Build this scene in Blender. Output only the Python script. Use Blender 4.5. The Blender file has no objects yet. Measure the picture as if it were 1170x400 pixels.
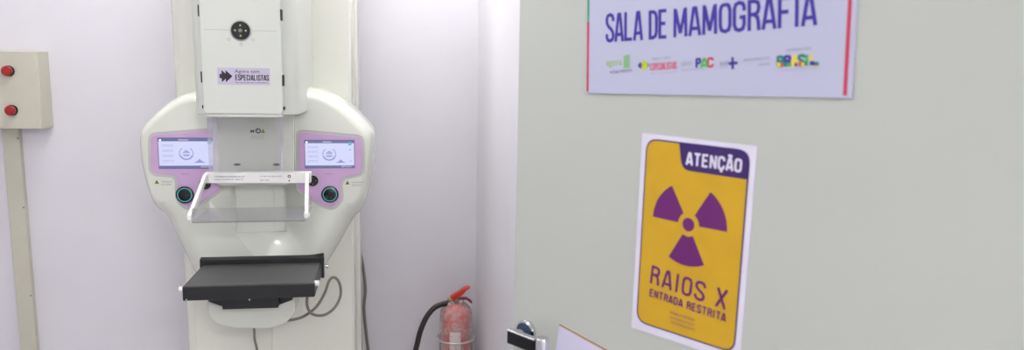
import bpy, bmesh, math, random
from mathutils import Vector as V, Matrix
random.seed(3)
C = bpy.context.scene.collection
# ------------------------------------------------------------------ camera
F, W, H = 855.0, 1170.0, 400.0
CAMP = V((0, 0, 1.5))
RC = (Matrix.Rotation(math.radians(-9), 3, 'Z') @ Matrix.Rotation(math.radians(90-8.7), 3, 'X')
      @ Matrix.Rotation(math.radians(1.0), 3, 'Z'))
cd = bpy.data.cameras.new('camera'); cam = bpy.data.objects.new('camera', cd); C.objects.link(cam)
cam.matrix_world = Matrix.Translation(CAMP) @ RC.to_4x4()
cd.sensor_width = 36; cd.lens = F/W*36; cd.clip_start = .02
cd.dof.use_dof = True; cd.dof.focus_distance = 2.1; cd.dof.aperture_fstop = 3.6
bpy.context.scene.camera = cam

def ray(u, v): return RC @ V(((u-W/2)/F, -(v-H/2)/F, -1))
def at(u, v, Y):
    """point of the plane at room depth Y seen at (u, v)"""
    d = ray(u, v); return CAMP + d*(Y/d.y)
# door plane
hd = math.radians(9-45)
DX = V((-math.sin(hd), -math.cos(hd), 0)); DN = V((-math.cos(hd), math.sin(hd), 0)); UP = V((0, 0, 1))
d_ = ray(590, 200); P0 = CAMP + d_*(1.4/-(RC.transposed() @ d_).z)
D0 = V((P0.x, P0.y, 0))
def dsz(u, v):
    """(distance along the door, height) of a spot on the door leaf"""
    r = ray(u, v); t = (P0-CAMP).dot(DN)/r.dot(DN); P = CAMP + r*t
    return (P-D0).dot(DX), P.z

# ------------------------------------------------------------------ materials
def lin(c): return tuple((x/255/12.92 if x/255 <= .04045 else ((x/255+.055)/1.055)**2.4) for x in c)
MATS = {}
def mat(name, rgb, rough=.5, metal=0, coat=0, emit=0, noise=0, bump=0, nscale=20, alpha=None, spec=.5):
    if name in MATS: return MATS[name]
    m = bpy.data.materials.new(name); m.use_nodes = True; nt = m.node_tree; N = nt.nodes; L = nt.links
    b = N['Principled BSDF']; c = (*lin(rgb), 1)
    b.inputs['Base Color'].default_value = c; b.inputs['Roughness'].default_value = rough
    b.inputs['Metallic'].default_value = metal; b.inputs['Coat Weight'].default_value = coat
    b.inputs['Coat Roughness'].default_value = .08; b.inputs['Specular IOR Level'].default_value = spec
    if emit:
        b.inputs['Emission Color'].default_value = c; b.inputs['Emission Strength'].default_value = emit
        b.inputs['Base Color'].default_value = (.02, .02, .02, 1)
    tc = N.new('ShaderNodeTexCoord'); nz = N.new('ShaderNodeTexNoise'); nz.inputs['Scale'].default_value = nscale
    nz.inputs['Detail'].default_value = 4
    L.new(tc.outputs['Object'], nz.inputs['Vector'])
    if not emit:
        amt = noise or .02
        mx = N.new('ShaderNodeMix'); mx.data_type = 'RGBA'
        mx.inputs[6].default_value = c; mx.inputs[7].default_value = tuple(x*(1-amt*4) for x in c[:3])+(1,)
        mr = N.new('ShaderNodeMapRange'); mr.inputs[1].default_value = .4; mr.inputs[2].default_value = .8
        L.new(nz.outputs['Fac'], mr.inputs[0]); L.new(mr.outputs[0], mx.inputs[0]); L.new(mx.outputs[2], b.inputs['Base Color'])
    if bump:
        bp = N.new('ShaderNodeBump'); bp.inputs['Strength'].default_value = bump; bp.inputs['Distance'].default_value = .002
        L.new(nz.outputs['Fac'], bp.inputs['Height']); L.new(bp.outputs['Normal'], b.inputs['Normal'])
    if alpha is not None: b.inputs['Alpha'].default_value = alpha
    MATS[name] = m; return m
def clear(name, tint, rough, mixf, body=(235, 240, 245), bump=0, ior=1.45):
    """clear plastic: mostly straight-through, a thin milky body and a gloss"""
    m = bpy.data.materials.new(name); m.use_nodes = True; nt = m.node_tree; N = nt.nodes; L = nt.links
    b = N['Principled BSDF']; b.inputs['Base Color'].default_value = (*lin(body), 1); b.inputs['Roughness'].default_value = rough
    t = N.new('ShaderNodeBsdfTransparent'); t.inputs[0].default_value = (*tint, 1)
    lw = N.new('ShaderNodeFresnel'); lw.inputs[0].default_value = ior
    gl = N.new('ShaderNodeBsdfGlossy'); gl.inputs['Roughness'].default_value = rough; gl.inputs['Color'].default_value = (.95, .95, .95, 1)
    m1 = N.new('ShaderNodeMixShader'); m1.inputs[0].default_value = mixf; L.new(t.outputs[0], m1.inputs[1]); L.new(b.outputs[0], m1.inputs[2])
    ge = N.new('ShaderNodeNewGeometry'); fk = N.new('ShaderNodeMath'); fk.operation = 'SUBTRACT'; fk.use_clamp = True   # gloss on the outer faces only
    L.new(lw.outputs[0], fk.inputs[0]); L.new(ge.outputs['Backfacing'], fk.inputs[1])
    mx = N.new('ShaderNodeMixShader'); L.new(fk.outputs[0], mx.inputs[0]); L.new(m1.outputs[0], mx.inputs[1]); L.new(gl.outputs[0], mx.inputs[2])
    if bump:
        tc = N.new('ShaderNodeTexCoord'); nz = N.new('ShaderNodeTexNoise'); nz.inputs['Scale'].default_value = 38; nz.inputs['Distortion'].default_value = 1.5
        bp = N.new('ShaderNodeBump'); bp.inputs['Strength'].default_value = bump; bp.inputs['Distance'].default_value = .01
        L.new(tc.outputs['Object'], nz.inputs['Vector']); L.new(nz.outputs['Fac'], bp.inputs['Height'])
        for q in (b, gl, lw): L.new(bp.outputs['Normal'], q.inputs['Normal'])
        mr = N.new('ShaderNodeMapRange'); mr.inputs[1].default_value = .35; mr.inputs[2].default_value = .7; mr.inputs[3].default_value = mixf*.4; mr.inputs[4].default_value = min(1, mixf*2)
        L.new(nz.outputs['Fac'], mr.inputs[0]); L.new(mr.outputs[0], m1.inputs[0])
    L.new(mx.outputs[0], N['Material Output'].inputs['Surface']); return m

M_shell = mat('white_enamel', (218, 222, 210), .18, coat=.4, noise=.005, nscale=3)
M_column = mat('column_enamel', (226, 227, 215), .2, coat=.35, noise=.005, nscale=3)
M_head = mat('head_enamel', (208, 213, 204), .3, coat=.2, noise=.005, nscale=3)
M_inner = mat('inner_grey', (206, 208, 200), .45, noise=.01)
M_rim = mat('rim_grey', (190, 188, 186), .45)
M_seam = mat('seam', (128, 128, 122), .6)
M_slit = mat('slit', (25, 25, 25), .6)
M_purple = mat('lilac_panel', (200, 166, 206), .4, coat=.2)
M_black = mat('black_plastic', (28, 29, 31), .38)
M_blacktop = mat('carbon_top', (84, 86, 85), .5, noise=.03, nscale=60)
M_dark = mat('dark_glass', (22, 24, 28), .2)
M_teal = mat('teal_ring', (60, 190, 190), .4, emit=.7)
M_yel = mat('yellow_dot', (214, 208, 60), .5)
M_greyk = mat('joystick', (90, 92, 100), .35)
M_print = mat('grey_print', (110, 112, 112), .7)
M_printd = mat('dark_print', (40, 38, 44), .7)
M_sticker = mat('sticker_lilac', (192, 186, 206), .45)
M_arm = mat('white_plastic', (236, 236, 234), .35)
M_clear = clear('clear_acrylic', (.93, .93, .93), .08, .05)
M_plate = clear('acrylic_plate', (.90, .90, .90), .1, .14, (205, 205, 208), ior=1.3)
M_shield = clear('clear_shield', (.96, .96, .97), .08, .02)
M_flange = clear('shield_edge', (.93, .92, .95), .1, .30, (222, 214, 230))
M_wrap = clear('plastic_film', (.96, .92, .92), .16, .26, (246, 222, 220), .22)
M_scr = mat('screen_glow', (212, 217, 252), emit=.88)
M_scrbar = mat('screen_bar', (104, 112, 160), emit=.8)
M_scrtxt = mat('screen_text', (166, 170, 222), emit=.85)
M_scrmid = mat('screen_mid', (150, 150, 215), emit=.85)
M_scrteal = mat('screen_teal', (110, 190, 205), emit=.8)
M_scrwht = mat('screen_white', (245, 246, 255), emit=.95)
M_bezel = mat('bezel', (120, 105, 150), .4)
M_green = mat('warn_green', (120, 130, 40), .6)
M_wall = mat('wall_paint', (229, 227, 233), .42, noise=.008, bump=.05, nscale=6)
M_ceil = mat('ceiling_paint', (235, 235, 235), .7)
M_floor = mat('floor_vinyl', (190, 186, 186), .4, noise=.03)
M_door = mat('door_paint', (187, 192, 184), .4, noise=.008, nscale=2)
M_frame = mat('door_frame', (205, 205, 200), .4)
M_box = mat('beige_enamel', (205, 203, 186), .4, noise=.01, bump=.03)
M_red = mat('red_button', (165, 35, 35), .3)
M_redcap = mat('red_lever', (205, 45, 32), .3)
M_redtank = mat('red_tank', (205, 78, 78), .3, noise=.03, nscale=14)
M_redguard = mat('red_guard', (120, 25, 40), .35)
M_brass = mat('brass', (176, 160, 90), .35, metal=.8)
M_hose = mat('hose_rubber', (42, 34, 36), .45)
M_chrome = mat('chrome', (215, 215, 218), .12, metal=1)
M_dchrome = mat('dark_chrome', (60, 62, 66), .2, metal=1)
M_blue = mat('blue_reflection', (34, 60, 92), .15, coat=.6)
M_wire = mat('white_wire', (205, 200, 198), .3, metal=.5)
M_label = mat('paper_label', (222, 208, 206), .6)
M_cable = mat('grey_cable', (128, 124, 112), .5)
M_paper = mat('sign_paper', (184, 187, 210), .5, noise=.004)
M_paper2 = mat('notice_paper', (206, 204, 226), .5, noise=.004)
M_gold = mat('gold_edge', (170, 128, 70), .5)
M_wpaper = mat('lilac_white_paper', (224, 220, 236), .45)
M_violet = mat('violet_ink', (62, 44, 150), .5)
M_purpink = mat('purple_ink', (104, 26, 106), .5)
M_darkpur = mat('dark_purple_ink', (54, 28, 100), .5)
M_yellow = mat('yellow_ink', (204, 162, 28), .45)
M_sgreen = mat('strip_green', (70, 160, 110), .5)
M_sred = mat('strip_red', (200, 60, 84), .5)
INK = dict(palegreen=mat('ink_pale_green', (160, 188, 130), .5), leaf=mat('ink_leaf', (132, 180, 130), .5),
           grey=mat('ink_grey', (120, 118, 140), .5), lgrey=mat('ink_light_grey', (142, 142, 168), .5),
           navy=mat('ink_navy', (52, 44, 150), .5), lime=mat('ink_lime', (192, 200, 70), .5),
           rose=mat('ink_rose', (206, 104, 130), .5), green=mat('ink_green', (70, 176, 84), .5),
           red=mat('ink_red', (206, 60, 78), .5), yellow=mat('ink_yellow', (226, 206, 60), .5),
           teal=mat('ink_teal', (40, 120, 110), .5), orange=mat('ink_orange', (200, 92, 60), .5))
M_lamp = mat('lamp_diffuser', (253, 251, 251), emit=12)
M_lampb = mat('lamp_diffuser_back', (253, 251, 251), emit=28)
M_lampw = mat('lamp_diffuser_corridor', (253, 251, 251), emit=58)

# ------------------------------------------------------------------ builder
class MB:
    def __init__(s): s.v, s.f, s.m, s.mats = [], [], [], []
    def mi(s, m):
        if m not in s.mats: s.mats.append(m)
        return s.mats.index(m)
    def add(s, vs, fs, m):
        o = len(s.v); k = s.mi(m); s.v += [V(x) for x in vs]
        for f in fs: s.f.append([o+i for i in f]); s.m.append(k)
        return s
    def box(s, lo, hi, m, fr=None):
        x0, y0, z0 = lo; x1, y1, z1 = hi
        vs = [V((x, y, z)) for z in (z0, z1) for x, y in ((x0, y0), (x1, y0), (x1, y1), (x0, y1))]
        if fr: vs = [fr(*p) for p in vs]
        return s.add(vs, [(3, 2, 1, 0), (4, 5, 6, 7), (0, 1, 5, 4), (1, 2, 6, 5), (2, 3, 7, 6), (3, 0, 4, 7)], m)
    def prism(s, pts, d0, d1, m, fr, cap=True):
        """pts in (a, b); depth from d0 (back) to d1 (front) along the frame's normal"""
        n = len(pts); vs = [fr(a, b, d0) for a, b in pts]+[fr(a, b, d1) for a, b in pts]
        fs = [(i, (i+1) % n, n+(i+1) % n, n+i) for i in range(n)]
        fs += [tuple(range(n))[::-1], tuple(range(n, 2*n))]
        return s.add(vs, fs, m)
    def poly(s, pts, d, m, fr): return s.add([fr(a, b, d) for a, b in pts], [tuple(range(len(pts)))], m)
    def tube(s, path, r, m, n=10, closed=False, radii=None):
        path = [V(p) for p in path]; k = len(path); vs = []; fs = []
        up = None
        for i, p in enumerate(path):
            a = path[(i-1) % k] if (closed or i) else p; b = path[(i+1) % k] if (closed or i < k-1) else p
            t = (b-a).normalized()
            if up is None: up = t.orthogonal().normalized()
            up = (up-t*up.dot(t)).normalized(); w = t.cross(up); rr = radii[i] if radii else r
            vs += [p+(up*math.cos(2*math.pi*j/n)+w*math.sin(2*math.pi*j/n))*rr for j in range(n)]
        for i in range(k if closed else k-1):
            for j in range(n):
                a = i*n; b = ((i+1) % k)*n
                fs.append((a+j, a+(j+1) % n, b+(j+1) % n, b+j))
        if not closed: fs += [tuple(range(n))[::-1], tuple(range((k-1)*n, k*n))]
        return s.add(vs, fs, m)
    def lathe(s, prof, base, axis, m, n=32):
        """prof: (radius, height along the axis)"""
        axis = V(axis).normalized(); u = axis.orthogonal().normalized(); w = axis.cross(u); vs = []; fs = []
        for r, h in prof:
            vs += [V(base)+axis*h+(u*math.cos(2*math.pi*j/n)+w*math.sin(2*math.pi*j/n))*max(r, 1e-5) for j in range(n)]
        for i in range(len(prof)-1):
            for j in range(n): fs.append((i*n+j, i*n+(j+1) % n, (i+1)*n+(j+1) % n, (i+1)*n+j))
        fs += [tuple(range(n))[::-1], tuple(range((len(prof)-1)*n, len(prof)*n))]
        return s.add(vs, fs, m)
    def ring(s, c, r0, r1, d, m, fr, a0=0, a1=360, n=40):
        """flat annulus on a frame"""
        vs = []; full = (a1-a0) >= 360
        for i in range(n+1):
            t = math.radians(a0+(a1-a0)*i/n)
            vs += [fr(c[0]+r0*math.cos(t), c[1]+r0*math.sin(t), d), fr(c[0]+r1*math.cos(t), c[1]+r1*math.sin(t), d)]
        return s.add(vs, [(2*i, 2*i+1, 2*i+3, 2*i+2) for i in range(n)], m)
    def text(s, t, a, b, w, h, m, fr, d, bold=0, rot=0, lh=None):
        """flat lettering: lower left corner (a, b), overall width w, height of the whole line h, turned by rot degrees"""
        vs, fs = glyphs(t, bold); xs = [p[0] for p in vs]; ys = [p[1] for p in vs]
        x0, x1, y0, y1 = min(xs), max(xs), min(ys), max(ys)
        if lh is not None: y0, y1 = lh
        c, sn = math.cos(math.radians(rot)), math.sin(math.radians(rot)); out = []
        for x, y in vs:
            p = (x-x0)/(x1-x0)*w; q = (y-y0)/(y1-y0)*h; out.append(fr(a+p*c-q*sn, b+p*sn+q*c, d))
        return s.add(out, fs, m)
    def build(s, name, parent=None, bevel=0, seg=3, angle=35, label=None):
        me = bpy.data.meshes.new(name)
        me.from_pydata([tuple(p) for p in s.v], [], s.f)
        for m in s.mats: me.materials.append(m)
        me.polygons.foreach_set('material_index', s.m)
        me.polygons.foreach_set('use_smooth', [True]*len(s.f)); me.update(); me.validate()
        if not hasattr(s, 'flat'):
            bm = bmesh.new(); bm.from_mesh(me); bmesh.ops.recalc_face_normals(bm, faces=bm.faces); bm.to_mesh(me); bm.free()
        me.set_sharp_from_angle(angle=math.radians(angle))
        o = bpy.data.objects.new(name, me); C.objects.link(o)
        if parent:
            o.parent = parent
            if parent.type == 'EMPTY': o.matrix_parent_inverse = Matrix.Translation(-V(parent.location))
        if bevel:
            b = o.modifiers.new('bevel', 'BEVEL'); b.width = bevel; b.segments = seg; b.limit_method = 'ANGLE'; b.angle_limit = math.radians(40)
            b.harden_normals = True
        if label: o['label'] = label
        return o
_g = {}
def glyphs(t, bold):
    if (t, bold) in _g: return _g[(t, bold)]
    cu = bpy.data.curves.new('t', 'FONT'); cu.body = t; cu.size = 1; cu.offset = bold; cu.resolution_u = 4
    o = bpy.data.objects.new('t', cu); C.objects.link(o)
    dg = bpy.context.evaluated_depsgraph_get(); me = o.evaluated_get(dg).to_mesh()
    r = ([(v.co.x, v.co.y) for v in me.vertices], [tuple(p.vertices) for p in me.polygons])
    bpy.data.objects.remove(o); bpy.data.curves.remove(cu); _g[(t, bold)] = r; return r
SF = {  # condensed poster capitals: strokes on a 1 wide x 2 high cell
 'S': [[(.92, 1.45), (.92, 1.62), (.8, 1.84), (.5, 1.92), (.2, 1.84), (.08, 1.6), (.1, 1.35), (.3, 1.12), (.7, .86), (.9, .64), (.92, .38), (.8, .16), (.5, .08), (.2, .16), (.08, .38), (.08, .58)]],
 'A': [[(.04, 0), (.42, 1.98)], [(.96, 0), (.58, 1.98)], [(.42, 1.9), (.58, 1.9)], [(.2, .5), (.8, .5)]],
 'L': [[(.12, 2), (.12, 0)], [(.12, .12), (.95, .12)]],
 'D': [[(.12, 0), (.12, 2)], [(.12, 1.88), (.5, 1.88), (.78, 1.78), (.9, 1.5), (.9, .5), (.78, .22), (.5, .12), (.12, .12)]],
 'E': [[(.12, 0), (.12, 2)], [(.12, 1.88), (.92, 1.88)], [(.12, 1.03), (.8, 1.03)], [(.12, .12), (.92, .12)]],
 'M': [[(.09, 0), (.12, 2)], [(.91, 0), (.88, 2)], [(.16, 1.9), (.5, .25)], [(.84, 1.9), (.5, .25)]],
 'O': [[(.5, 1.9), (.2, 1.8), (.09, 1.5), (.09, .5), (.2, .2), (.5, .1), (.8, .2), (.91, .5), (.91, 1.5), (.8, 1.8), (.5, 1.9)]],
 'G': [[(.9, 1.35), (.9, 1.6), (.78, 1.82), (.5, 1.9), (.2, 1.8), (.09, 1.5), (.09, .5), (.2, .2), (.5, .1), (.8, .2), (.9, .5), (.9, .95), (.52, .95)]],
 'R': [[(.12, 0), (.12, 2)], [(.12, 1.88), (.55, 1.88), (.82, 1.76), (.88, 1.5), (.82, 1.18), (.55, 1.04), (.12, 1.04)], [(.5, 1.04), (.78, .85), (.86, .5), (.9, 0)]],
 'F': [[(.12, 0), (.12, 2)], [(.12, 1.88), (.92, 1.88)], [(.12, 1.0), (.8, 1.0)]],
 'I': [[(.5, 0), (.5, 2)]],
 'P': [[(.12, 0), (.12, 2)], [(.12, 1.88), (.6, 1.88), (.84, 1.76), (.9, 1.45), (.84, 1.14), (.6, .98), (.12, .98)]],
 'C': [[(.9, 1.35), (.9, 1.6), (.78, 1.82), (.5, 1.9), (.2, 1.8), (.09, 1.5), (.09, .5), (.2, .2), (.5, .1), (.8, .2), (.9, .45), (.9, .65)]],
 'T': [[(.5, 0), (.5, 1.95)], [(.03, 1.88), (.97, 1.88)]],
 'N': [[(.1, 0), (.1, 2)], [(.9, 0), (.9, 2)], [(.14, 1.9), (.86, .1)]],
 'X': [[(.06, 0), (.94, 2)], [(.94, 0), (.06, 2)]],
 'B': [[(.12, 0), (.12, 2)], [(.12, 1.88), (.55, 1.88), (.82, 1.76), (.86, 1.5), (.8, 1.2), (.55, 1.06), (.12, 1.06)], [(.55, 1.06), (.85, .9), (.9, .55), (.82, .25), (.55, .12), (.12, .12)]],
}
SF['Ç'] = SF['C']+[[(.5, .1), (.6, -.2), (.35, -.32)]]
SF['Ã'] = SF['A']+[[(.2, 2.2), (.38, 2.34), (.62, 2.22), (.8, 2.36)]]
def poster(b, word, a, c, w, h, m, fr, d, rot, hw=.002, gap=.2, cols=None):
    wid = {'I': .42, 'M': 1.28, ' ': .45}
    tot = sum(wid.get(x, 1) for x in word)+gap*(len(word)-1); k = w/tot; kh = h/2
    cr, sr = math.cos(math.radians(rot)), math.sin(math.radians(rot)); x = 0; z = 0
    for ch in word:
        ww = wid.get(ch, 1)
        for st in SF.get(ch, []):
            P = [V(((q[0] if ch != 'I' else .21)*(ww if ch != 'I' else 1)*k+x*k, q[1]*kh, 0)) for q in st]
            n = len(P); L_, R2 = [], []; 
            for i in range(n):
                e1 = (P[i]-P[i-1]).normalized() if i else (P[1]-P[0]).normalized(); e2 = (P[i+1]-P[i]).normalized() if i < n-1 else e1
                nn = (V((-e1.y, e1.x, 0))+V((-e2.y, e2.x, 0))).normalized(); f = hw/max(.5, nn.dot(V((-e1.y, e1.x, 0))))
                L_.append(P[i]+nn*f); R2.append(P[i]-nn*f)
            z += 1
            vs = [fr(a+p.x*cr-p.y*sr, c+p.x*sr+p.y*cr, d+.00002*(z % 5)) for p in L_+R2]
            b.add(vs, [(i, i+1, n+i+1, n+i) for i in range(n-1)], m)
        x += ww+gap
def thing(name, loc, label, cat, group=None):
    o = bpy.data.objects.new(name, None); C.objects.link(o); o.location = loc; o.empty_display_size = .05
    return tag(o, label, cat, group)
def tag(o, label, cat, group=None):
    o['label'] = label; o['category'] = cat
    if group: o['group'] = group
    return o
def struct(o): o['kind'] = 'structure'; return o
def rpoly(pts, r, n=6):
    """round the corners of a polygon"""
    out = []; k = len(pts)
    for i in range(k):
        a, b, c = (V((*pts[j % k], 0)) for j in (i-1, i, i+1))
        u = (a-b); w = (c-b); rr = min(r if not isinstance(r, (list, tuple)) else r[i], u.length*.48, w.length*.48)
        p = b+u.normalized()*rr; q = b+w.normalized()*rr
        for j in range(n+1):
            t = j/n; z = p*(1-t)**2+b*2*t*(1-t)+q*t*t; out.append((z.x, z.y))
    return out
def catmull(pts, n=8, closed=False):
    pts = [V(p) for p in pts]; k = len(pts); out = []
    for i in range(k if closed else k-1):
        g = (lambda j: pts[j % k]) if closed else (lambda j: pts[max(0, min(k-1, j))])
        a, b, c, d = g(i-1), g(i), g(i+1), g(i+2)
        for j in range(n):
            t = j/n; out.append(.5*((2*b)+(c-a)*t+(2*a-5*b+4*c-d)*t*t+(3*b-a-3*c+d)*t**3))
    if not closed: out.append(pts[-1])
    return out
def rect(a0, b0, a1, b1): return [(a0, b0), (a1, b0), (a1, b1), (a0, b1)]
def disc(c, r, n=32): return [(c[0]+r*math.cos(2*math.pi*i/n), c[1]+r*math.sin(2*math.pi*i/n)) for i in range(n)]
def wallframe(Y): return lambda a, b, d=0: V((a, Y-d, b))          # faces the camera side, d comes forward
def pxz(u, v, Y): p = at(u, v, Y); return (p.x, p.z)
def pp(pts, Y): return [pxz(u, v, Y) for u, v in pts]

# ------------------------------------------------------------------ setting
XL, XR, YB, ZC = -2.0, .303, 2.75, 2.5
def wallbox(name, lo, hi, m=M_wall): return struct(MB().box(lo, hi, m).build(name))
wallbox('wall_back', (XL-.1, YB, 0), (XR+.1, YB+.1, ZC))
wallbox('wall_left', (XL-.1, -1.9, 0), (XL, YB, ZC))
wallbox('wall_right', (XR, 1.7, 0), (XR+.1, YB, ZC))
wallbox('wall_right_return', (XR+.1, 1.7, 0), (1.5, 1.8, ZC))
wallbox('wall_far_right', (1.5, -1.9, 0), (1.6, 1.8, ZC))
wallbox('wall_corridor', (XL-.1, -2.0, 0), (1.6, -1.9, ZC))
wf = MB(); wf.box((XL, .52, 0), (-.62, .64, ZC), M_wall); wf.box((.80, .52, 0), (1.5, .64, ZC), M_wall); wf.box((-.62, .52, 2.14), (.80, .64, ZC), M_wall)
struct(wf.build('wall_front'))
struct(MB().box((XL-.1, -2.0, -.1), (1.6, YB+.1, 0), M_floor).build('floor'))
struct(MB().box((XL-.1, -2.0, ZC), (1.6, YB+.1, ZC+.1), M_ceil).build('ceiling'))
tr = MB()
tr.box((.755, .50, 0), (.80, .66, 2.14), M_frame); tr.box((-.62, .50, 0), (-.575, .66, 2.14), M_frame); tr.box((-.575, .50, 2.1), (.755, .66, 2.14), M_frame)
struct(tr.build('trim_1', bevel=.003))

# door leaf and its handle
DW = .875
dfr = lambda a, b, d=0: D0 + DX*a + UP*b + DN*d
struct(door := MB().box((0, -.04, .012), (DW, 0, 2.09), M_door, lambda x, y, z: dfr(x, z, y)).build('door_1', bevel=.002))
hs, hz = dsz(602.5, 379)
hp = dfr(hs, hz)
h = MB()
h.lathe([(.0, 0), (.0235, 0), (.0235, .006), (.020, .009), (.0, .009)], hp, DN, M_chrome)
h.lathe([(.0, .009), (.0195, .0091), (.0195, .0105), (.0, .0105)], hp, DN, M_blue)  # dark blue reflection in the chrome rosette, painted on as a coloured disc
h.lathe([(.010, .008), (.010, .037), (.0, .037)], hp, DN, M_chrome)
hA = lambda a, b, d: hp + DX*a + UP*b + DN*d
h.box((-.010, .034, -.014), (.060, .044, .010), M_dchrome, lambda x, y, z: hA(x, z, y))
h.box((-.010, .033, .010), (.060, .045, .013), M_chrome, lambda x, y, z: hA(x, z, y))
h.lathe([(.0, -.018), (.0125, -.018), (.0125, .016), (.0115, .018), (.0, .018)], hA(.073, 0, .037), UP, M_chrome)
h.build('door_handle', door, bevel=.0012, label='chrome and dark lever handle with round rosette')
for z in (.3, 1.9):
    MB().lathe([(.0, 0), (.008, 0), (.008, .1), (.0, .1)], dfr(DW+.006, z, -.004), UP, M_chrome, 16).build('hinge', door)

# ------------------------------------------------------------------ signs on the door
def quad_frame(s0, z0, rot):
    c, n = math.cos(math.radians(rot)), math.sin(math.radians(rot))
    ex = DX*c+UP*n; ez = UP*c-DX*n; o = dfr(s0, z0, 0)
    f = lambda a, b, d=0: o+ex*a+ez*b+DN*d
    def inv(u, v):
        s, z = dsz(u, v); s -= s0; z -= z0; return (s*c+z*n, -s*n+z*c)
    return f, inv
# room sign: landscape sheet
s0, z0 = dsz(671, 106.5); s1, z1 = dsz(974, 112)
rot = math.degrees(math.atan2(z1-z0, s1-s0)); wS = math.hypot(s1-s0, z1-z0); hS = wS*.66
fr, inv = quad_frame(s0, z0, rot)
t = thing('room_sign', dfr(s0+wS/2, z0, .001), 'white landscape sign reading SALA DE MAMOGRAFIA with coloured side strips, upper part of door', 'sign')
b = MB(); b.prism(rect(0, 0, wS, hS), .0005, .003, M_paper, fr); b.build('sheet', t)
E1 = .0032
for a0, a1, zc in ((.001, .0055, .118), (wS-.011, wS-.006, .135)):
    b = MB(); b.flat = 1
    b.poly(rect(a0, .003, a1, zc), E1, M_sred, fr); b.poly(rect(a0, zc, a1, hS-.002), E1, M_sgreen, fr)
    b.build('edge_strip', t, label='red and green edge strip')
def R_(b0, b1):  # direction of the print in the sheet's own axes
    a = inv(*b0); c = inv(*b1); return a, math.degrees(math.atan2(c[1]-a[1], c[0]-a[0])), math.hypot(c[0]-a[0], c[1]-a[1])
b = MB(); b.flat = 1
for word, p, q, hh in (('SALA', (694, 48.5), (735, 46), .0455), ('DE', (743, 45.5), (763.5, 44), .0445), ('MAMOGRAFIA', (771, 43), (933.5, 29), .0425)):
    (a, c), r, w = R_(p, q); poster(b, word, a, c, w, hh, M_violet, fr, E1, r, .0027)
b.build('title', t, label='violet capitals SALA DE MAMOGRAFIA')
lg = MB(); lg.flat = 1
def ltext(s, p, q, hh, m, bold=0):
    (a, c), r, w = R_(p, q); lg.text(s, a, c, w, hh, m, fr, E1, bold, r)
def lposter(s, p, q, hh, m, hw, gap=.25):
    (a, c), r, w = R_(p, q); poster(lg, s, a, c, w, hh, m, fr, E1, r, hw, gap)
def lpoly(pts, m): lg.poly([inv(*p) for p in pts], E1+.0001, m, fr)
ltext('agora', (694, 78), (712, 77), .0115, INK['palegreen'], .02)
lpoly([(714, 78), (721, 77.5), (721, 62), (714, 64)], INK['leaf'])
ltext('viagem', (698, 86), (723, 83.5), .0085, INK['grey'], .015)
ltext('Agora tem', (746, 70), (767, 68), .006, INK['lgrey'])
lposter('ESPECIALISTAS', (744.5, 80.5), (774.5, 78.5), .0105, INK['rose'], .0009)
ltext('Da consulta ao tratamento', (745, 84.8), (774.5, 82.5), .002, INK['lgrey'])
lpoly([(737, 68), (743, 74.3), (737, 81), (732, 75)], INK['lime']); lpoly([(741, 71.2), (744, 74.3), (741, 77.5)], INK['green'])
lpoly([(733, 71), (736, 75), (733, 78.5), (730, 75)], INK['navy'])
ltext('NOVO', (780, 75.5), (792, 74.8), .006, INK['lgrey'], .01)
ltext('PROGRAMA', (780, 81), (806, 79.5), .002, INK['lgrey'])
for ch, p, q, m in (('P', (796.5, 77.5), (802, 77.2), INK['navy']), ('A', (802.3, 77.5), (810, 77.0), INK['green']), ('C', (809.7, 77), (816.5, 76.4), INK['red'])):
    lposter(ch, p, q, .0135, m, .0018)
ltext('SUS', (824, 75), (833, 74), .005, INK['grey'], .02); ltext('SAÚDE', (824, 78), (833, 77), .003, INK['lgrey'])
lpoly([(836.8, 65.5), (839.6, 65.2), (840, 79), (837, 79.3)], INK['navy']); lpoly([(833.5, 71), (844, 70.2), (844, 73.5), (833.5, 74.4)], INK['navy'])
ltext('MINISTÉRIO DA', (851.5, 70), (881, 67.2), .0038, INK['lgrey'], .02); ltext('SAÚDE', (868, 75.5), (881, 74.2), .0036, INK['lgrey'], .02)
ltext('GOVERNO DO', (899, 59.5), (928, 56.8), .004, INK['lgrey'], .02)
cols = [('teal', 'yellow', 'orange'), ('navy', 'teal', 'green'), ('yellow', 'yellow', 'navy'), ('teal', 'orange', 'yellow'), ('green', 'teal', 'green'), ('yellow', 'navy', 'teal')]
for i, ch in enumerate('BRASIL'):
    x0 = (889, 897.2, 905.2, 913.2, 921.2, 926.5)[i]; w = 7.4 if ch != 'I' else 4; w = 10.5 if ch == 'L' else w
    ya = 76.6-i*.35
    k = cols[i]
    lposter(ch, (x0, ya), (x0+w, ya-.3), .0145, INK[k[0]], .002)
    lpoly([(x0, ya), (x0+w*.5, ya), (x0+w*.5, ya-5), (x0, ya-5)], INK[k[1]])
    lpoly([(x0+w*.5, ya), (x0+w, ya), (x0+w*.95, ya-4.2), (x0+w*.5, ya-4.2)], INK[k[2]])
ltext('UNIÃO E RECONSTRUÇÃO', (893, 81.3), (936, 78.6), .0022, INK['lgrey'], .01)
lg.build('logos', t, label='row of small coloured logos')

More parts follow.
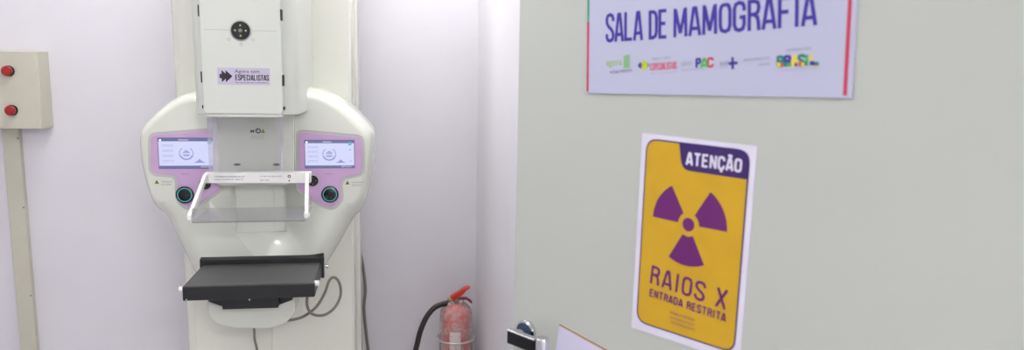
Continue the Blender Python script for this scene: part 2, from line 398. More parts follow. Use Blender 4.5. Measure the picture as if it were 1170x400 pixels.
# radiation warning sticker
s0, z0 = dsz(727.5, 367); s1, z1 = dsz(840, 404)
rot = math.degrees(math.atan2(z1-z0, s1-s0)); wK = math.hypot(s1-s0, z1-z0); hK = dsz(739, 157.5)[1]-z0
fr, inv = quad_frame(s0, z0, rot)
t = thing('warning_sign', dfr(s0+wK/2, z0, .001), 'yellow and purple radiation warning sticker reading ATENÇÃO RAIOS X, middle of the door', 'sign')
b = MB(); b.prism(rpoly(rect(-.009, -.013, wK+.009, hK+.007), .003), .0004, .0014, M_wpaper, fr); b.build('sheet', t, label='white paper backing')
b = MB(); b.prism(rpoly(rect(0, 0, wK, hK), .021), .0014, .0018, M_darkpur, fr); b.build('border', t, label='dark purple rounded border')
b = MB(); b.flat = 1; q = .0024
b.poly(rpoly(rect(q, q, wK-q, hK-q), .019), .002, M_yellow, fr); b.build('yellow_field', t)
b = MB(); b.flat = 1
xh = inv(786, 165)[0]
b.poly(rpoly([(xh-.014, hK-.001), (xh-.006, hK-.042), (wK-.001, hK-.042), (wK-.001, hK-.001)], [.001, .014, .001, .02]), .0023, M_darkpur, fr)
poster(b, 'ATENÇÃO', xh+.001, hK-.033, wK-xh-.013, .019, M_wpaper, fr, .0026, 0, .0018, .3)
b.build('header', t, label='purple corner header with white letters ATENÇÃO')
tc_ = inv(787.5, 256.5)
b = MB(); b.flat = 1; b.poly(disc(tc_, .0105), .0023, M_purpink, fr)
Rt = .065
for k in (30, 150, 270):
    a0, a1 = k-29, k+29
    b.ring(tc_, .0185, Rt, .0023, M_purpink, fr, a0, a1, 16)
b.build('trefoil', t, label='purple radiation trefoil')
b = MB(); b.flat = 1
def K(s, p, q, hh, m, bold, fixrot=None):
    a, r, w = R_(p, q)
    if bold: poster(b, s, a[0], a[1], w, hh, m, fr, .0023, r, bold, .35)
    else: b.text(s, a[0], a[1], w, hh, m, fr, .0023, bold, r)
K('RAIOS X', (743.5, 323), (829.5, 353.5), .030, M_purpink, .0022)
K('ENTRADA RESTRITA', (743, 338), (829.5, 367.5), .0125, M_purpink, .0012)
for i, s in enumerate(('PROIBIDA A ENTRADA', 'DE PESSOAS NÃO', 'AUTORIZADAS')):
    K(s, (766.5+(i == 2)*1, 358+i*5.5), (794.5, 367+i*5.5), .0042, M_purpink, .0)
b.build('warning_text', t, label='purple letters RAIOS X ENTRADA RESTRITA')

# tilted notice below
s0, z0 = dsz(641, 370); s1, z1 = dsz(697, 400.5); rot = math.degrees(math.atan2(z1-z0, s1-s0))
fr, inv = quad_frame(s0, z0, rot)
t = thing('paper_notice', dfr(s0+.09, z0-.29, .001), 'tilted pale notice sheet with a thin gold top edge, low on door beside handle', 'notice')
b = MB(); b.prism(rect(-.002, -.29, .205, 0), .0004, .0016, M_paper2, fr); b.build('sheet', t)
b = MB(); b.prism(rect(-.002, -.0035, .205, 0), .0016, .0022, M_gold, fr); b.build('gold_edge', t, label='gold strip')

# ------------------------------------------------------------------ mammography machine
mach = thing('mammography_machine', (-.38, 2.45, 0), 'white mammography machine with two lilac screen panels and black detector table', 'medical machine')
YF, YC, YH, YT = 2.2, 2.35, 2.0, 1.98   # front planes: console, column, tube head, detector table
# column
XC0, XC1 = -.65, -.13
b = MB()
prof = rpoly([(XC0, YC), (XC1, YC), (XC1, YC+.27), (XC0, YC+.27)], [.05, .012, .01, .01])
fz = lambda a, y, d: V((a, y, d))
b.prism(prof, 0, 2.15, M_column, fz); b.build('column', mach, bevel=.003)
b = MB(); b.prism(rpoly([(XC1-.02, YC+.16), (XC1+.012, YC+.16), (XC1+.012, YC+.3), (XC1-.02, YC+.3)], .012), 0, 2.12, M_column, fz); b.build('side_rail', mach)
# lower covers of the column, with a seam between them
sx = pxz(311, 385, YC)[0]
for a0, a1 in ((XC0+.035, sx-.0015), (sx+.0015, XC1-.006)):
    b = MB(); b.box((a0, YC-.004, .12), (a1, YC+.002, 1.25), M_column); b.build('column_cover', mach, bevel=.003)
b = MB(); b.prism(rpoly([(XC0-.1, YC-.32), (XC1+.1, YC-.32), (XC1+.1, YC+.3), (XC0-.1, YC+.3)], .05), 0, .05, M_column, fz); b.build('base', mach, bevel=.01)

# console body: pillow-edged shell
out_px = [(243, 103), (236, 106), (226, 104), (208, 108), (192, 117), (176, 130), (164, 143), (159.5, 156), (161, 180), (166, 205), (172, 224),
          (178, 237), (188, 246), (195, 259), (203, 276), (212, 294), (222, 314), (232, 338), (243, 356), (258, 365.5), (280, 368), (302, 368),
          (320, 364), (336, 353), (349, 338), (363, 318), (375, 299), (387, 280), (397, 262), (405, 249), (415, 239), (421, 221), (425, 198),
          (428, 175), (428.5, 157), (424, 146), (412, 133), (396, 119), (378, 108), (360, 101.5), (345, 100), (337, 104), (320, 106), (290, 106)]
ol = [V((*pxz(u, v, YF+.045), 0)) for u, v in out_px]
ol = catmull(ol, 5, True)
def pillow(b, ol, R, D, yfront, yback, m, nr=10):
    n = len(ol); nrm = []
    for i in range(n):
        t = (ol[(i+2) % n]-ol[(i-2) % n]).normalized(); nrm.append(V((-t.y, t.x, 0)))
    area = sum(ol[i].x*ol[(i+1) % n].y-ol[(i+1) % n].x*ol[i].y for i in range(n)); sg = 1 if area > 0 else -1
    vs = [V((p.x, yback, p.y)) for p in ol]
    def rs(p): t = max(0, min(1, (1.10-p.y)/.07)); return 1+1.2*t*t*(3-2*t)   # a broader bevel on the lower flanks
    for k in range(nr+1):
        th = math.pi/2*k/nr; ins = R*(1-math.cos(th)); dep = D*(1-math.sin(th))
        vs += [V((p.x+nn.x*ins*sg*rs(p), yfront+dep, p.y+nn.y*ins*sg*rs(p))) for p, nn in zip(ol, nrm)]
    fs = []
    for k in range(nr+1):
        for i in range(n): fs.append((k*n+i, k*n+(i+1) % n, (k+1)*n+(i+1) % n, (k+1)*n+i))
    fs += [tuple(range(n)), tuple(range((nr+1)*n, (nr+2)*n))]
    b.add(vs, fs, m)
b = MB(); pillow(b, ol, .030, .075, YF, YC+.01, M_shell)
body = b.build('console_shell', mach, angle=30)
# recessed slot below the paddle carriage
x0, zt = pxz(268, 213, YF); x1, _ = pxz(326, 213, YF); zb = pxz(290, 266, YF)[1]
cb = MB().box((x0, YF-.05, zb), (x1, YF+.012, zt), M_inner).build('cut')
md = body.modifiers.new('slot', 'BOOLEAN'); md.object = cb; md.operation = 'DIFFERENCE'; md.solver = 'EXACT'
dg = bpy.context.evaluated_depsgraph_get(); nm = bpy.data.meshes.new_from_object(body.evaluated_get(dg))
body.modifiers.clear(); body.data = nm; bpy.data.objects.remove(cb)
b = MB(); b.box((x1-.034, YF+.008, zb+.002), (x1-.006, YF+.0125, zt-.002), M_shell); b.build('slide_channel', mach, bevel=.001, label='pale strip in the recess')
# carriage block below the head
fF = wallframe(YF)
b = MB()
ca = pp([(243, 128), (336, 128), (336, 208), (324, 213), (252, 213), (243, 208)], YF-.02)
b.prism(rpoly(ca, .006), -.03, .02, M_shell, fF)
carriage = b.build('carriage', mach, bevel=.005)
fc = wallframe(YF-.02)
b = MB(); b.flat = 1
def P2(u, v): return pxz(u, v, YF-.04)
fcc = wallframe(YF-.0405)
for u in (271, 316):
    b = MB(); b.flat = 1
    c = P2(u, 188); b.poly([(c[0]+.011*math.cos(t/12*math.pi), c[1]+.0045*math.sin(t/12*math.pi)) for t in range(24)], .0003, M_rim, fcc)
    b.poly([(c[0]+.009*math.cos(t/12*math.pi), c[1]+.003*math.sin(t/12*math.pi)) for t in range(24)], .0006, M_greyk, fcc)
    b.build('oval_cap', carriage, label='grey oval cap')
b = MB(); b.flat = 1
b.text('M', *P2(286.3, 151.8), .010, .009, M_printd, fcc, .0005, .03)
c = P2(295, 149.5); b.ring(c, .0042, .0075, .0005, M_printd, fcc)
b.poly([P2(295, 151), P2(293.5, 147.5), P2(295, 149)], .0006, M_printd, fcc)
b.poly([P2(298.2, 152), P2(303, 152), P2(300.6, 147)], .0005, M_green, fcc)
for i in range(3):
    a = P2(287, 154.8+i*1.9); e = P2(302, 154.8+i*1.9); b.text('MADE FOR CLINICAL IMAGE USE', a[0], a[1]-.001, e[0]-a[0], .0022, M_print, fcc, .0005)
b.build('carriage_marks', mach, label='small printed symbols')

# tube head
hx0, hx1 = -.480, -.283; hz0 = 1.352
b = MB(); b.prism(rpoly([(hx0-.028, YH+.018), (hx1+.034, YH+.018), (hx1+.04, YC+.02), (hx0-.034, YC+.02)], [.045, .06, .005, .005], 10), hz0-.004, 1.93, M_head, fz)
head = b.build('tube_head', mach, bevel=.008)
b = MB(); b.prism(rpoly(rect(hx0, hz0, hx1, 1.90), .012), -.034, .0, M_head, wallframe(YH)); cov = b.build('front_cover', head, bevel=.004)
fh = wallframe(YH)
b = MB(); b.box((hx0+.004, YH+.004, hz0-.007), (hx1-.004, YH+.15, hz0+.003), M_inner); b.build('collimator_plate', head)
for x, v in [(hx0-.0005, w) for w in (12, 88, 122)]+[(hx1+.0005, w) for w in (17, 92, 124)]:
    z = pxz(230 if x < -.4 else 322, v, YH)[1]; hh = .014 if v < 100 else .004
    b = MB(); b.box((x-.0015, YH+.0, z-hh), (x+.0015, YH+.03, z+hh), M_slit)
    b.build('hinge_slit', head, label='short black gap at cover edge')
# dial and crease
dc = pxz(275, 35, YH)
b = MB(); b.flat = 1
for p, q in (((233, 33.5), (263, 34.5)), ((288, 35), (316, 34.2))):
    a = pxz(*p, YH); e = pxz(*q, YH); b.box((a[0], YH-.0006, a[1]-.0009), (e[0], YH+.001, a[1]+.0009), M_rim)
b.build('cover_crease', head)
for ang in (-140, -90, -40):
    c = (dc[0]+.038*math.cos(math.radians(ang)), dc[1]+.034*math.sin(math.radians(ang))); ic = MB(); ic.flat = 1
    ic.ring(c, .0028, .0036, .0004, M_seam, fh); ic.build('cover_icon', head, label='faint grey icon')
z0_, z1_ = pxz(275, 97, YH)[1], pxz(275, 77.5, YH)[1]
xa, xb = pxz(248.5, 87, YH)[0], pxz(308.5, 87, YH)[0]

b = MB(); b.lathe([(.0, -.002), (.0265, -.002), (.0265, .001), (.0245, .003), (.0235, .002), (.0, .002)], (dc[0], YH, dc[1]), (0, -1, 0), M_rim, 48)
b.lathe([(.0, .002), (.0230, .002), (.0225, .004), (.0, .004)], (dc[0], YH, dc[1]), (0, -1, 0), M_dark, 48)
b.lathe([(.0, .004), (.0055, .004), (.005, .009), (.0, .010)], (dc[0], YH, dc[1]), (0, -1, 0), M_greyk, 24)
for k in range(4):
    t = math.pi/2*k; b.poly(disc((dc[0]+.0128*math.cos(t), dc[1]+.0128*math.sin(t)), .0022, 12), .0042, M_yel, fh)
b.build('head_dial', head, label='black round keypad with four yellow dots')
b = MB(); b.prism(rect(xa, z0_, xb, z1_), 0, .0006, M_sticker, fh); b.flat = 1
wS_ = xb-xa; hS_ = z1_-z0_
b.text('Agora tem', xa+.33*wS_, z0_+.64*hS_, .47*wS_, .26*hS_, M_printd, fh, .0008, 0)
poster(b, 'ESPECIALISTAS', xa+.34*wS_, z0_+.27*hS_, .635*wS_, .32*hS_, M_printd, fh, .0008, 0, .0011, .3)
b.text('Da consulta ao tratamento', xa+.34*wS_, z0_+.10*hS_, .62*wS_, .09*hS_, M_printd, fh, .0008, 0)
for k in range(2):
    o = xa+(.04+.075*k)*wS_; cz = z0_+.5*hS_; hh = .36*hS_
    b.poly([(o, cz+hh*.35), (o+.04*wS_, cz+hh*.35), (o+.04*wS_, cz+hh), (o+.17*wS_, cz), (o+.04*wS_, cz-hh), (o+.04*wS_, cz-hh*.35), (o, cz-hh*.35)], .0008+.00005*k, M_printd, fh)
b.build('sticker', head, label='pale sticker with black arrows and word ESPECIALISTAS')

# lilac control panels
def panel(poly_px, scr, btn, joy, tri, textpos, lab):
    base = pp(poly_px, YF-.003)
    cx = sum(p[0] for p in base)/len(base); cz = sum(p[1] for p in base)/len(base)
    def grow(pts, g):
        n = len(pts); ar = sum(pts[i][0]*pts[(i+1) % n][1]-pts[(i+1) % n][0]*pts[i][1] for i in range(n)); sg = 1 if ar > 0 else -1; o = []
        for i in range(n):
            a, c = V((*pts[i-1], 0)), V((*pts[(i+1) % n], 0)); p = V((*pts[i], 0))
            e1 = (p-a).normalized(); e2 = (c-p).normalized(); n1 = V((e1.y, -e1.x, 0))*sg; n2 = V((e2.y, -e2.x, 0))*sg
            m = (n1+n2).normalized(); q = p+m*g/max(.4, m.dot(n1)); o.append((q.x, q.y))
        return o
    rr = .016
    b = MB(); b.prism(rpoly(grow(base, .008), rr+.006), -.004, .0018, M_rim, fF); rim = b.build('panel_rim', mach, bevel=.0015, label='grey rim')
    b = MB(); b.prism(rpoly(base, rr), 0, .0036, M_purple, fF); pn = b.build('control_panel', mach, bevel=.0012, label=lab)
    T = .0037
    # screen
    q = pp(scr, YF-.004); X0 = min(p[0] for p in q); X1 = max(p[0] for p in q); Z0 = min(p[1] for p in q); Z1 = max(p[1] for p in q)
    w, h_ = X1-X0, Z1-Z0
    b = MB(); b.flat = 1
    b.prism(rpoly(rect(X0-.002, Z0-.002, X1+.002, Z1+.002), .002), T, T+.0006, M_bezel, fF)
    S = lambda a, c: (X0+a*w, Z0+c*h_)
    b.poly([S(0, 0), S(1, 0), S(1, 1), S(0, 1)], T+.0008, M_scr, fF); T2 = T+.001
    b.poly([S(0, 0), S(1, 0), S(1, .085), S(0, .085)], T2, M_scrbar, fF); b.poly([S(0, .90), S(1, .90), S(1, 1), S(0, 1)], T2, M_scrbar, fF)
    b.text('MAMMOGRAPHY', *S(.36, .925), .18*w, .045*h_, M_scrwht, fF, T2+.0002)
    b.text('0.00  MM  00.0 KG', *S(.74, .02), .2*w, .045*h_, M_scrwht, fF, T2+.0002)
    for k, s in enumerate(('EXPOSURE', 'ANODE/FILTER', 'TOMO MODE', 'PATIENT ID')):
        b.text(s, *S(.06, .74-.17*k), .20*w, .05*h_, M_scrtxt, fF, T2, .02)
        b.poly([S(.055, .715-.17*k), S(.27, .715-.17*k), S(.27, .72-.17*k), S(.055, .72-.17*k)], T2, M_scrtxt, fF)
    c = S(.49, .49)
    b.ring(c, .0145, .0185, T2, M_scrmid, fF, 200, 340, 20); b.ring(c, .0145, .0185, T2, M_scrmid, fF, 100, 170, 12) if False else None
    b.ring(c, .0165, .0195, T2, M_scrtxt, fF, 125, 235, 14); b.ring(c, .0165, .0195, T2, M_scrtxt, fF, -55, 55, 14)
    b.poly([(c[0]-.010, c[1]+.001), (c[0]+.010, c[1]+.001), (c[0]+.007, c[1]+.006), (c[0], c[1]+.011), (c[0]-.007, c[1]+.006)], T2, M_scrtxt, fF)
    b.poly([(c[0]-.010, c[1]-.002), (c[0]+.010, c[1]-.002), (c[0]+.006, c[1]-.008), (c[0]-.006, c[1]-.008)], T2, M_scrtxt, fF)
    b.poly([S(.62, .18), S(.84, .18), S(.78, .22), S(.72, .31), S(.68, .24)], T2, M_scrmid, fF)
    b.poly(disc(S(.915, .88), .0055, 16), T2+.0003, M_scrteal, fF); b.poly(disc(S(.035, .94), .0032, 16), T2+.0003, M_scrwht, fF)
    b.poly(disc(S(.92, .66), .0018, 10), T2, M_scrbar, fF); b.ring(S(.93, .25), .0018, .0028, T2, M_scrmid, fF)
    b.build('screen', pn, label='lit touch screen with dial graphic')
    c = pxz(*btn, YF-.004)
    b = MB(); b.lathe([(.0, 0), (.0245, 0), (.0245, .004), (.022, .0055), (.0, .0055)], (c[0], YF-.0036, c[1]), (0, -1, 0), M_dark, 48)
    b.ring(c, .0178, .0200, .0095, M_teal, fF); b.build('round_button', pn, label='black push button with glowing teal ring')
    c = pxz(*joy, YF-.004)
    b = MB(); b.lathe([(.0, 0), (.0175, 0), (.0175, .001), (.0, .001)], (c[0], YF-.0034, c[1]), (0, -1, 0), M_rim, 32)
    b.lathe([(.0, 0), (.0155, 0), (.0155, .004), (.0, .004)], (c[0], YF-.0036, c[1]), (0, -1, 0), M_slit, 32)
    for k in range(4):
        t = math.pi/2*k; b.poly(disc((c[0]+.009*math.cos(t), c[1]+.009*math.sin(t)), .0018, 10), .008, M_print, fF)
    b.build('keypad', pn, label='small black round keypad')
    # printed marks on the shell
    c = pxz(*tri, YF); b = MB(); b.flat = 1; e = .0065
    b.poly([(c[0]-e, c[1]-e*.8), (c[0]+e, c[1]-e*.8), (c[0], c[1]+e)], .0006, M_green, fF)
    b.poly([(c[0]-.001, c[1]-.003), (c[0]+.001, c[1]-.003), (c[0]+.001, c[1]+.003), (c[0]-.001, c[1]+.003)], .0008, M_printd, fF)
    b.build('warning_triangle', mach, label='tiny green warning triangle'); b = MB(); b.flat = 1
    for k, s in enumerate(('CAUTION MOVING PARTS', 'CHECK THE PATIENT')):
        a = pxz(tri[0]+5, tri[1]+.5+k*3.2, YF); e2 = pxz(tri[0]+18, tri[1], YF); b.text(s, a[0], a[1], (e2[0]-a[0])*(1-.1*k), .0042, M_print, fF, .0006)
    b.build('shell_print', mach, label='tiny grey print'); b = MB(); b.flat = 1
    a = pxz(textpos[0]-5, textpos[1], YF-.004); e2 = pxz(textpos[0]+5, textpos[1], YF-.004); b.text('EMERGENCY', a[0], a[1], e2[0]-a[0], .003, M_seam, fF, T+.0002)
    b.build('panel_print', pn, label='tiny word under screen')
panel([(341.5, 150.5), (413, 157), (414, 198), (391, 203), (388, 212), (390, 228), (380, 238), (368, 234), (341, 217)],
      [(348.3, 160.5), (404.8, 191.5)], (377, 222), (357.5, 206.5), (397, 208.8), (377, 199.5), 'right lilac panel, beside column edge')
panel([(172.5, 154.5), (246, 149), (252, 153), (252, 216), (228, 233), (213, 238), (203, 229), (203, 207), (199, 200), (176, 198), (172.5, 194)],
      [(180.5, 158), (246, 192)], (211.5, 222.5), (234.5, 210), (179.2, 208), (212, 199.5), 'left lilac panel, partly behind clear shield')

# clear face shield hanging from the head
YS = YH+.09
b = MB()
sx0 = pxz(238, 170, YS)[0]; sx1 = pxz(324, 170, YS)[0]; sz0 = pxz(280, 195.5, YS)[1]; sz1 = hz0+.02
fS = wallframe(YS)
b.box((sx0, YS, sz0), (sx1, YS+.003, sz1), M_shield); b.build('face_shield', mach, label='clear acrylic face shield')
for a0, a1 in ((sx0, sx0+.026), (sx1-.009, sx1)):
    b = MB(); b.box((a0, YS-.002, sz0), (a1, YS+.0, sz1), M_flange); b.build('shield_edge', mach, label='milky edge strip of clear shield')

# paddle holder and clear compression paddle
YA = 2.11
b = MB(); q = pp([(233, 197.5), (355, 196.8), (355, 209.5), (232, 209.5)], YA)
b.prism(rpoly(q, .003), -.022, 0, M_arm, wallframe(YA)); bar = b.build('paddle_holder', mach, bevel=.003)
b = MB(); b.box((q[0][0]+.08, YA+.02, q[2][1]+.004), (q[0][0]+.2, YF-.02, q[0][1]-.004), M_arm); b.build('holder_mount', mach, bevel=.002)
b = MB(); b.flat = 1; fA = wallframe(YA)
for (u0, v0, u1, s_, hh) in ((245, 202.6, 279, 'COMPRESSION PADDLE 24 x 30', .0035), (245, 206, 278, 'MAX FORCE 200 N', .003), (297, 202.2, 322, 'DO NOT EXCEED LIMITS', .003), (297, 206.5, 308, 'KEEP CLEAR', .003)):
    a = pxz(u0, v0, YA); e2 = pxz(u1, v0, YA); b.text(s_, a[0], a[1], e2[0]-a[0], hh, M_printd, fA, .0006)
b.build('holder_print', bar, label='small dark print'); b = MB(); b.flat = 1
c = pxz(330.5, 201.5, YA); b.ring(c, .0022, .0045, .0006, M_printd, fA); c = pxz(330.5, 206.5, YA); b.poly(disc(c, .0022, 12), .0006, M_printd, fA)
b.build('holder_symbol', bar, label='small dark symbol')
YP = 1.98
zl = pxz(216, 247, YP)[1]; zt = pxz(237, 204, YA)[1]
lx = pxz(216.5, 246, YP)[0]; rx = pxz(350, 243, YP)[0]; lx2 = pxz(236, 203, YA)[0]; rx2 = pxz(351, 203, YA)[0]
for xa_, xb_ in ((lx2, lx), (rx2, rx)):
    b = MB()
    sec = [(YA+.02, zt-.014), (YA+.02, zt+.012), (YA-.012, zt+.013), (YP+.01, zl+.012), (YP-.003, zl+.004), (YP-.003, zl-.010), (YP+.012, zl-.012), (YA-.02, zt-.010)]
    n = len(sec); vs = []
    for sgn in (-1, 1):
        for y, z in sec:
            t = (y-YP)/(YA-YP); xx = xb_+(xa_-xb_)*t; vs.append((xx+sgn*.005, y, z))
    b.add(vs, [(i, (i+1) % n, n+(i+1) % n, n+i) for i in range(n)]+[tuple(range(n)), tuple(range(n, 2*n))], M_arm)
    b.build('paddle_arm', mach, bevel=.002)
    MB().lathe([(.0, -.007), (.006, -.007), (.006, .007), (.0, .007)], (xb_, YP+.008, zl-.004), (1, 0, 0), M_arm, 20).build('arm_pivot', mach)
zp = pxz(280, 253, YP)[1]; zp1 = pxz(280, 237.5, YP)[1]; xl = lx+.006; xr = rx-.003; yb = YF-.045
b = MB()
b.box((xl, YP, zp), (xr, yb, zp+.0025), M_plate); b.build('compression_paddle', mach, label='clear acrylic compression paddle')
b = MB(); b.box((xl, YP-.0025, zp), (xr, YP, zp1), M_clear); b.box((xl, YP, zp+.0025), (xl+.0025, yb, zp1), M_clear); b.box((xr-.0025, YP, zp+.0025), (xr, yb, zp1), M_clear)
b.build('paddle_wall', mach, label='clear upright walls of the paddle')
b = MB(); b.box((xl, YP-.0035, zp-.0015), (xr, YP-.0005, zp+.0008), M_seam); b.build('paddle_lip', mach, label='grey front lip')

# detector table (bucky)
tx0, tx1 = -.547, -.213; zt1 = .905; zt0 = .865
b = MB(); b.prism([(YT, zt0+.002), (YT, zt1), (YF-.005, zt1), (YF-.005, zt0+.004)], tx0, tx1, M_black, lambda y, z, x: V((x, y, z)))
tb = b.build('detector_table', mach, bevel=.003, label='black detector table')
b = MB(); b.box((tx0+.004, YT+.004, zt1-.001), (tx1-.004, YF-.012, zt1+.0012), M_blacktop); b.build('table_top', tb, bevel=.0006, label='dark grey carbon surface')
b = MB()
b.prism(rpoly([(YF-.014, zt1-.03), (YF-.014, .922), (YF+.004, .927), (YF+.03, .927), (YF+.03, zt1-.03)], .003), tx0-.006, tx1+.004, M_black, lambda y, z, x: V((x, y, z)))
b.build('back_rail', tb, bevel=.004)
b = MB(); b.box((tx1-.002, YF-.02, zt1-.045), (tx1+.006, YF+.0, zt1+.012), M_black); b.build('side_clip', tb, bevel=.001)
for p in ((tx1+.004, YT+.02, zt1-.006), (tx0-.004, YT+.012, zt1-.010)):
    b = MB(); b.lathe([(.0, -.006), (.008, -.006), (.008, .006), (.0, .006)], p, (1, 0, 0), M_arm, 20); b.build('side_knob', tb, label='white knob')
b = MB(); b.lathe([(.0, -.002), (.004, -.002), (.004, .008), (.007, .008), (.007, .014), (.0, .014)], (tx1+.004, YF-.012, zt1-.012), (1, 0, 0), M_chrome, 20); b.build('side_knob', tb, label='metal knob')
for u in (213, 285, 356):
    b = MB()
    c = pxz(u, 342.5, YT); b.lathe([(.0, -.001), (.0018, -.001), (.0018, .001), (.0, .001)], (c[0], YT, c[1]), (0, -1, 0), M_arm, 12)
    b.build('screw_head', tb, label='pale screw head')
YU = YT+.07
g = pp([(236, 340), (337, 339), (334, 343), (318, 349), (254, 350.5), (238, 345)], YU); g1 = zt0+.004
b = MB(); b.prism([(g[0][0], g1), (g[1][0], g1), g[2], g[3], g[4], g[5]], -.09, 0, M_black, wallframe(YU)); b.build('under_bracket', tb, bevel=.002)
g = pp([(253, 345), (318, 344), (318, 352), (254, 354)], YU-.03)
b = MB(); b.prism([(g[0][0], g1), (g[1][0], g1), g[2], g[3]], -.04, 0, M_black, wallframe(YU-.03)); b.build('under_handle', tb, bevel=.002)
g = pp([(243, 352), (340, 350), (331, 361), (312, 368), (270, 368), (252, 363)], YU+.1)
# lower housing joining table and column
b = MB(); b.prism(rpoly([(g[0][0], zt0+.003), (g[1][0], zt0+.003), g[1], g[2], g[3], g[4], g[5], g[0]], .012), -.1, .06, M_shell, wallframe(YU+.1)); b.build('table_housing', mach, bevel=.012)

# cables of the machine
def cable(pts, name, par, r=.0042, lab=None, m=M_cable):
    b = MB(); b.tube(catmull([at(u, v, Y) for u, v, Y in pts], 8), r, m, 10); return b.build(name, par, label=lab)
cable([(351, 338, 2.15), (351, 350, 2.16), (357, 359, 2.18), (370, 360, 2.21), (382, 352, 2.25), (389, 338, 2.27), (388, 324, 2.28), (382, 317, 2.28), (376, 321, 2.27), (371, 335, 2.25),
       (361, 351, 2.23), (346, 362, 2.24), (330, 366, 2.26), (318, 365, 2.3)], 'cable', mach, .0042, 'grey looped cable under the table')
cable([(290, 366, 2.27), (290.5, 378, 2.30), (291, 388, 2.325), (294, 402, 2.335), (296, 430, 2.338), (297, 560, 2.338)], 'cable', mach, .0036, 'thin dark cable below table')
t = tag(cable([(409, 280, 2.735), (414, 300, 2.738), (417.5, 330, 2.74), (416, 352, 2.742), (419, 385, 2.742), (423, 420, 2.742), (425, 480, 2.742), (428, 560, 2.742)], 'power_cable', None, .0055),
        'grey power cable running down the back wall just right of the machine column', 'cable')

# ------------------------------------------------------------------ control box and trunking on the back wall
YX = 2.66
bx1 = pxz(44.5, 104, YX)[0]; bz1 = pxz(44, 58.5, YX)[1]; bz0 = pxz(46, 148, YX)[1]; bx0 = bx1-.255
t = thing('control_box', ((bx0+bx1)/2, YB, bz0), 'beige metal control box with two red buttons, mounted high on the back wall', 'control box')
b = MB(); b.box((bx0, YX+.008, bz0), (bx1, YB, bz1), M_box); b.build('box_body', t, bevel=.004)
b = MB(); b.box((bx0+.001, YX, bz0+.002), (bx1-.001, YX+.0065, bz1-.002), M_box); b.build('box_door', t, bevel=.002)
for (u, v), s in (((12.5, 81), 'upper'), ((16.5, 126), 'lower')):
    c = at(u-2.5, v, YX)
    b = MB(); b.lathe([(.0, 0), (.0175, 0), (.0175, .004), (.014, .004), (.014, .007), (.0, .007)], (c.x, YX, c.z), (0, -1, 0), M_slit, 28)
    b.lathe([(.0, .006), (.015, .006), (.0158, .010), (.0158, .017), (.013, .020), (.0, .021)], (c.x, YX, c.z), (0, -1, 0), M_red, 28); b.build('push_button', t, label=s+' red push button')
YU2 = YB-.022
a0 = pxz(2, 152, YU2)[0]; a1 = pxz(21.5, 152, YU2)[0]
t = thing('cable_trunking', ((a0+a1)/2, YB, 0), 'narrow cream cable trunking running down the wall below the control box', 'cable trunking')
b = MB(); b.box((a0, YU2, 0), (a1, YB, bz0-.001), M_box); b.build('trunking_cover', t, bevel=.002)
for v in (158, 237, 338):
    b = MB()
    z = pxz(25, v, YU2)[1]; b.lathe([(.0, 0), (.003, 0), (.003, .002), (.0, .002)], (a1-.004, YU2, z), (0, -1, 0), M_seam, 12)
    b.build('screw_head', t)

# ------------------------------------------------------------------ fire extinguisher in its stand
ex, ey = .214, 2.58; rE = .053
zs = pxz(522, 352, ey)[1]      # shoulder height
t = thing('fire_extinguisher', (ex, ey, zs-.36), 'red fire extinguisher wrapped in clear film with black hose, in the room corner', 'fire extinguisher')
b = MB(); b.lathe([(.0, -.345), (.044, -.345), (.0495, -.335), (.0495, -.03), (.047, -.012), (.038, .004), (.024, .014), (.016, .018), (.0, .018)], (ex, ey, zs), (0, 0, 1), M_redtank, 40)
b.build('tank', t)
# film
b = MB(); random.seed(5); prof = []
n = 36; vs = []; lev = [(-.34, .055), (-.28, .0575), (-.22, .0565), (-.17, .058), (-.12, .0565), (-.08, .058), (-.045, .057), (-.02, .055), (.0, .049), (.014, .038), (.024, .026), (.034, .020)]
for h_, r in lev:
    for j in range(n):
        a = 2*math.pi*j/n; rr = r+random.uniform(-.003, .004); vs.append((ex+rr*math.cos(a), ey+rr*math.sin(a), zs+h_+random.uniform(-.006, .006)))
b.add(vs, [(i*n+j, i*n+(j+1) % n, (i+1)*n+(j+1) % n, (i+1)*n+j) for i in range(len(lev)-1) for j in range(n)], M_wrap); b.build('plastic_film', t, angle=50, label='crumpled clear plastic film')
# label
b = MB(); vs = []; av = math.atan2(-ey, -ex)
for i in range(9):
    a = av-.05-.30+.62*i/8; vs += [(ex+(rE+.0105)*math.cos(a), ey+(rE+.0105)*math.sin(a), zs-.17), (ex+(rE+.0105)*math.cos(a), ey+(rE+.0105)*math.sin(a), zs-.068)]
b.add(vs, [(2*i, 2*i+2, 2*i+3, 2*i+1) for i in range(8)], M_label)
def lf(a_, z_, d=0):
    a = av-.05-.30+.62*a_; return V((ex+(rE+.0109)*math.cos(a), ey+(rE+.0109)*math.sin(a), zs+z_))
b.flat = 1
for z_, hh in ((-.085, .004), (-.092, .0025), (-.112, .003), (-.14, .003)): b.add([lf(.12, z_), lf(.88, z_), lf(.88, z_+hh), lf(.12, z_+hh)], [(0, 1, 2, 3)], M_print)
b.build('label', t, label='pale paper label')
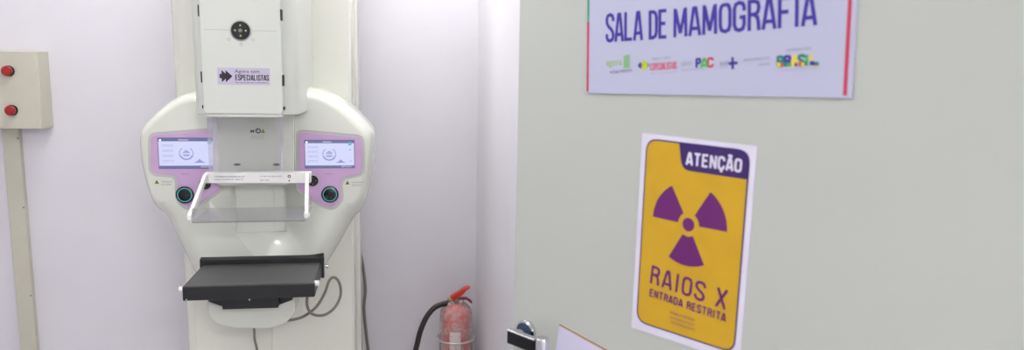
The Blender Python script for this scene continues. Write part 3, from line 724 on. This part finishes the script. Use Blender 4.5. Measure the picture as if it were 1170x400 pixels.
# valve
vx, vz = ex-.004, zs+.018
b = MB(); b.lathe([(.0, 0), (.014, 0), (.014, .010), (.010, .014), (.010, .03), (.0, .03)], (vx, ey, vz), (0, 0, 1), M_brass, 20)
b.tube([(vx, ey, vz+.014), (vx-.026, ey-.004, vz+.016)], .006, M_brass, 12); b.lathe([(.0, 0), (.009, 0), (.009, .005), (.0, .005)], (vx+.004, ey-.02, vz+.016), (0, -1, 0), M_chrome, 16)
b.build('valve', t)
def bar3(b, pts, w, th, m):
    """flat strip of width w (in Y) and thickness th following pts (u, v)"""
    P = [at(u, v, ey) for u, v in pts]; vs = []
    for i, p in enumerate(P):
        a = P[max(0, i-1)]; c = P[min(len(P)-1, i+1)]; tt = (c-a).normalized(); nn = V((-tt.z, 0, tt.x))
        tk = th[i] if isinstance(th, list) else th
        for s1, s2 in ((-1, -1), (1, -1), (1, 1), (-1, 1)): vs.append(p+V((0, w/2*s1, 0))+nn*tk/2*s2)
    n = len(P); fs = [(4*i+j, 4*i+(j+1) % 4, 4*i+4+(j+1) % 4, 4*i+4+j) for i in range(n-1) for j in range(4)]
    b.add(vs, fs+[(3, 2, 1, 0), (4*n-4, 4*n-3, 4*n-2, 4*n-1)], m)
b = MB(); bar3(b, [(516, 341.5), (520, 339), (527, 334), (532, 329.5), (537, 327.5)], .024, [.022, .022, .018, .012, .006], M_redcap); b.build('squeeze_lever', t, bevel=.003, label='bright red squeeze lever')
b = MB(); bar3(b, [(518, 344), (526, 341), (533, 341), (537, 343.5), (539, 345.5)], .022, [.008, .007, .006, .006, .006], M_redguard); b.build('carry_handle', t, bevel=.002, label='dark red carry handle')
hb = MB(); hp_ = [at(514, 346, ey-.004), at(506, 347.5, ey-.01), at(496, 352, ey-.02), at(487, 363, ey-.03), at(480.5, 378, ey-.035), at(477, 392, ey-.04), at(474, 408, ey-.04), at(474, 440, ey-.04), at(482, 470, ey-.045), at(496, 488, ey-.06)]
hb.tube(catmull(hp_, 8), .0095, M_hose, 14); hs_ = hb.build('hose', t)
MB().lathe([(.0, 0), (.0105, 0), (.0105, .035), (.0, .035)], at(505.5, 347.6, ey-.01), at(514, 346, ey-.004)-at(505.5, 347.6, ey-.01), M_hose, 16).build('hose_collar', hs_)
# stand
t = thing('extinguisher_stand', (ex, ey, 0), 'pale wire stand with a round hoop holding the fire extinguisher', 'stand')
zr = pxz(520, 385, ey)[1]; zb_ = zs-.348
rr = .068
for z_ in (zr, ):
    b = MB(); b.tube([(ex+rr*math.cos(2*math.pi*i/40), ey+rr*math.sin(2*math.pi*i/40), z_) for i in range(40)], .0035, M_wire, 10, True); b.build('hoop', t)
b = MB(); b.lathe([(.0, -.008), (.066, -.008), (.072, -.004), (.072, .0015), (.0, .0015)], (ex, ey, zb_), (0, 0, 1), M_wire, 40); b.build('tray', t)
for k in range(3):
    a = math.radians(-96+120*k)
    c, s_ = math.cos(a), math.sin(a)
    b = MB(); b.tube([(ex+rr*c, ey+rr*s_, zr), (ex+rr*c, ey+rr*s_, zb_-.004), (ex+.078*c, ey+.078*s_, .02), (ex+.08*c, ey+.08*s_, .003)], .0038, M_wire, 10); b.build('leg', t)

# ------------------------------------------------------------------ ceiling lights
def clight(x, y, w, d, m, lab):
    t = thing('ceiling_light', (x, y, ZC), lab, 'ceiling light')
    b = MB(); z1, z0 = ZC, ZC-.03
    for lo, hi in (((-w/2-.02, -d/2-.02), (w/2+.02, -d/2)), ((-w/2-.02, d/2), (w/2+.02, d/2+.02)), ((-w/2-.02, -d/2), (-w/2, d/2)), ((w/2, -d/2), (w/2+.02, d/2))):
        b.box((x+lo[0], y+lo[1], z0), (x+hi[0], y+hi[1], z1), M_frame)
    b.build('light_frame', t)
    b = MB(); b.box((x-w/2, y-d/2, z0+.006), (x+w/2, y+d/2, z0+.012), m); b.build('diffuser', t)
clight(-.35, 2.32, 1.25, .16, M_lampb, 'short ceiling light close to the back wall, above the column')
clight(-.55, 1.05, 1.2, .3, M_lamp, 'long ceiling light inside the room, between door and mammography machine')
clight(.7, -1.55, 1.2, .3, M_lampw, 'long ceiling light in the corridor, outside the open door')

w = bpy.data.worlds.new('world'); bpy.context.scene.world = w; w.use_nodes = True
w.node_tree.nodes['Background'].inputs[0].default_value = (.8, .82, .9, 1); w.node_tree.nodes['Background'].inputs[1].default_value = .3
vs_ = bpy.context.scene.view_settings; vs_.view_transform = 'Standard'; vs_.look = 'None'; vs_.gamma = 1; vs_.use_curve_mapping = False; vs_.exposure = .12
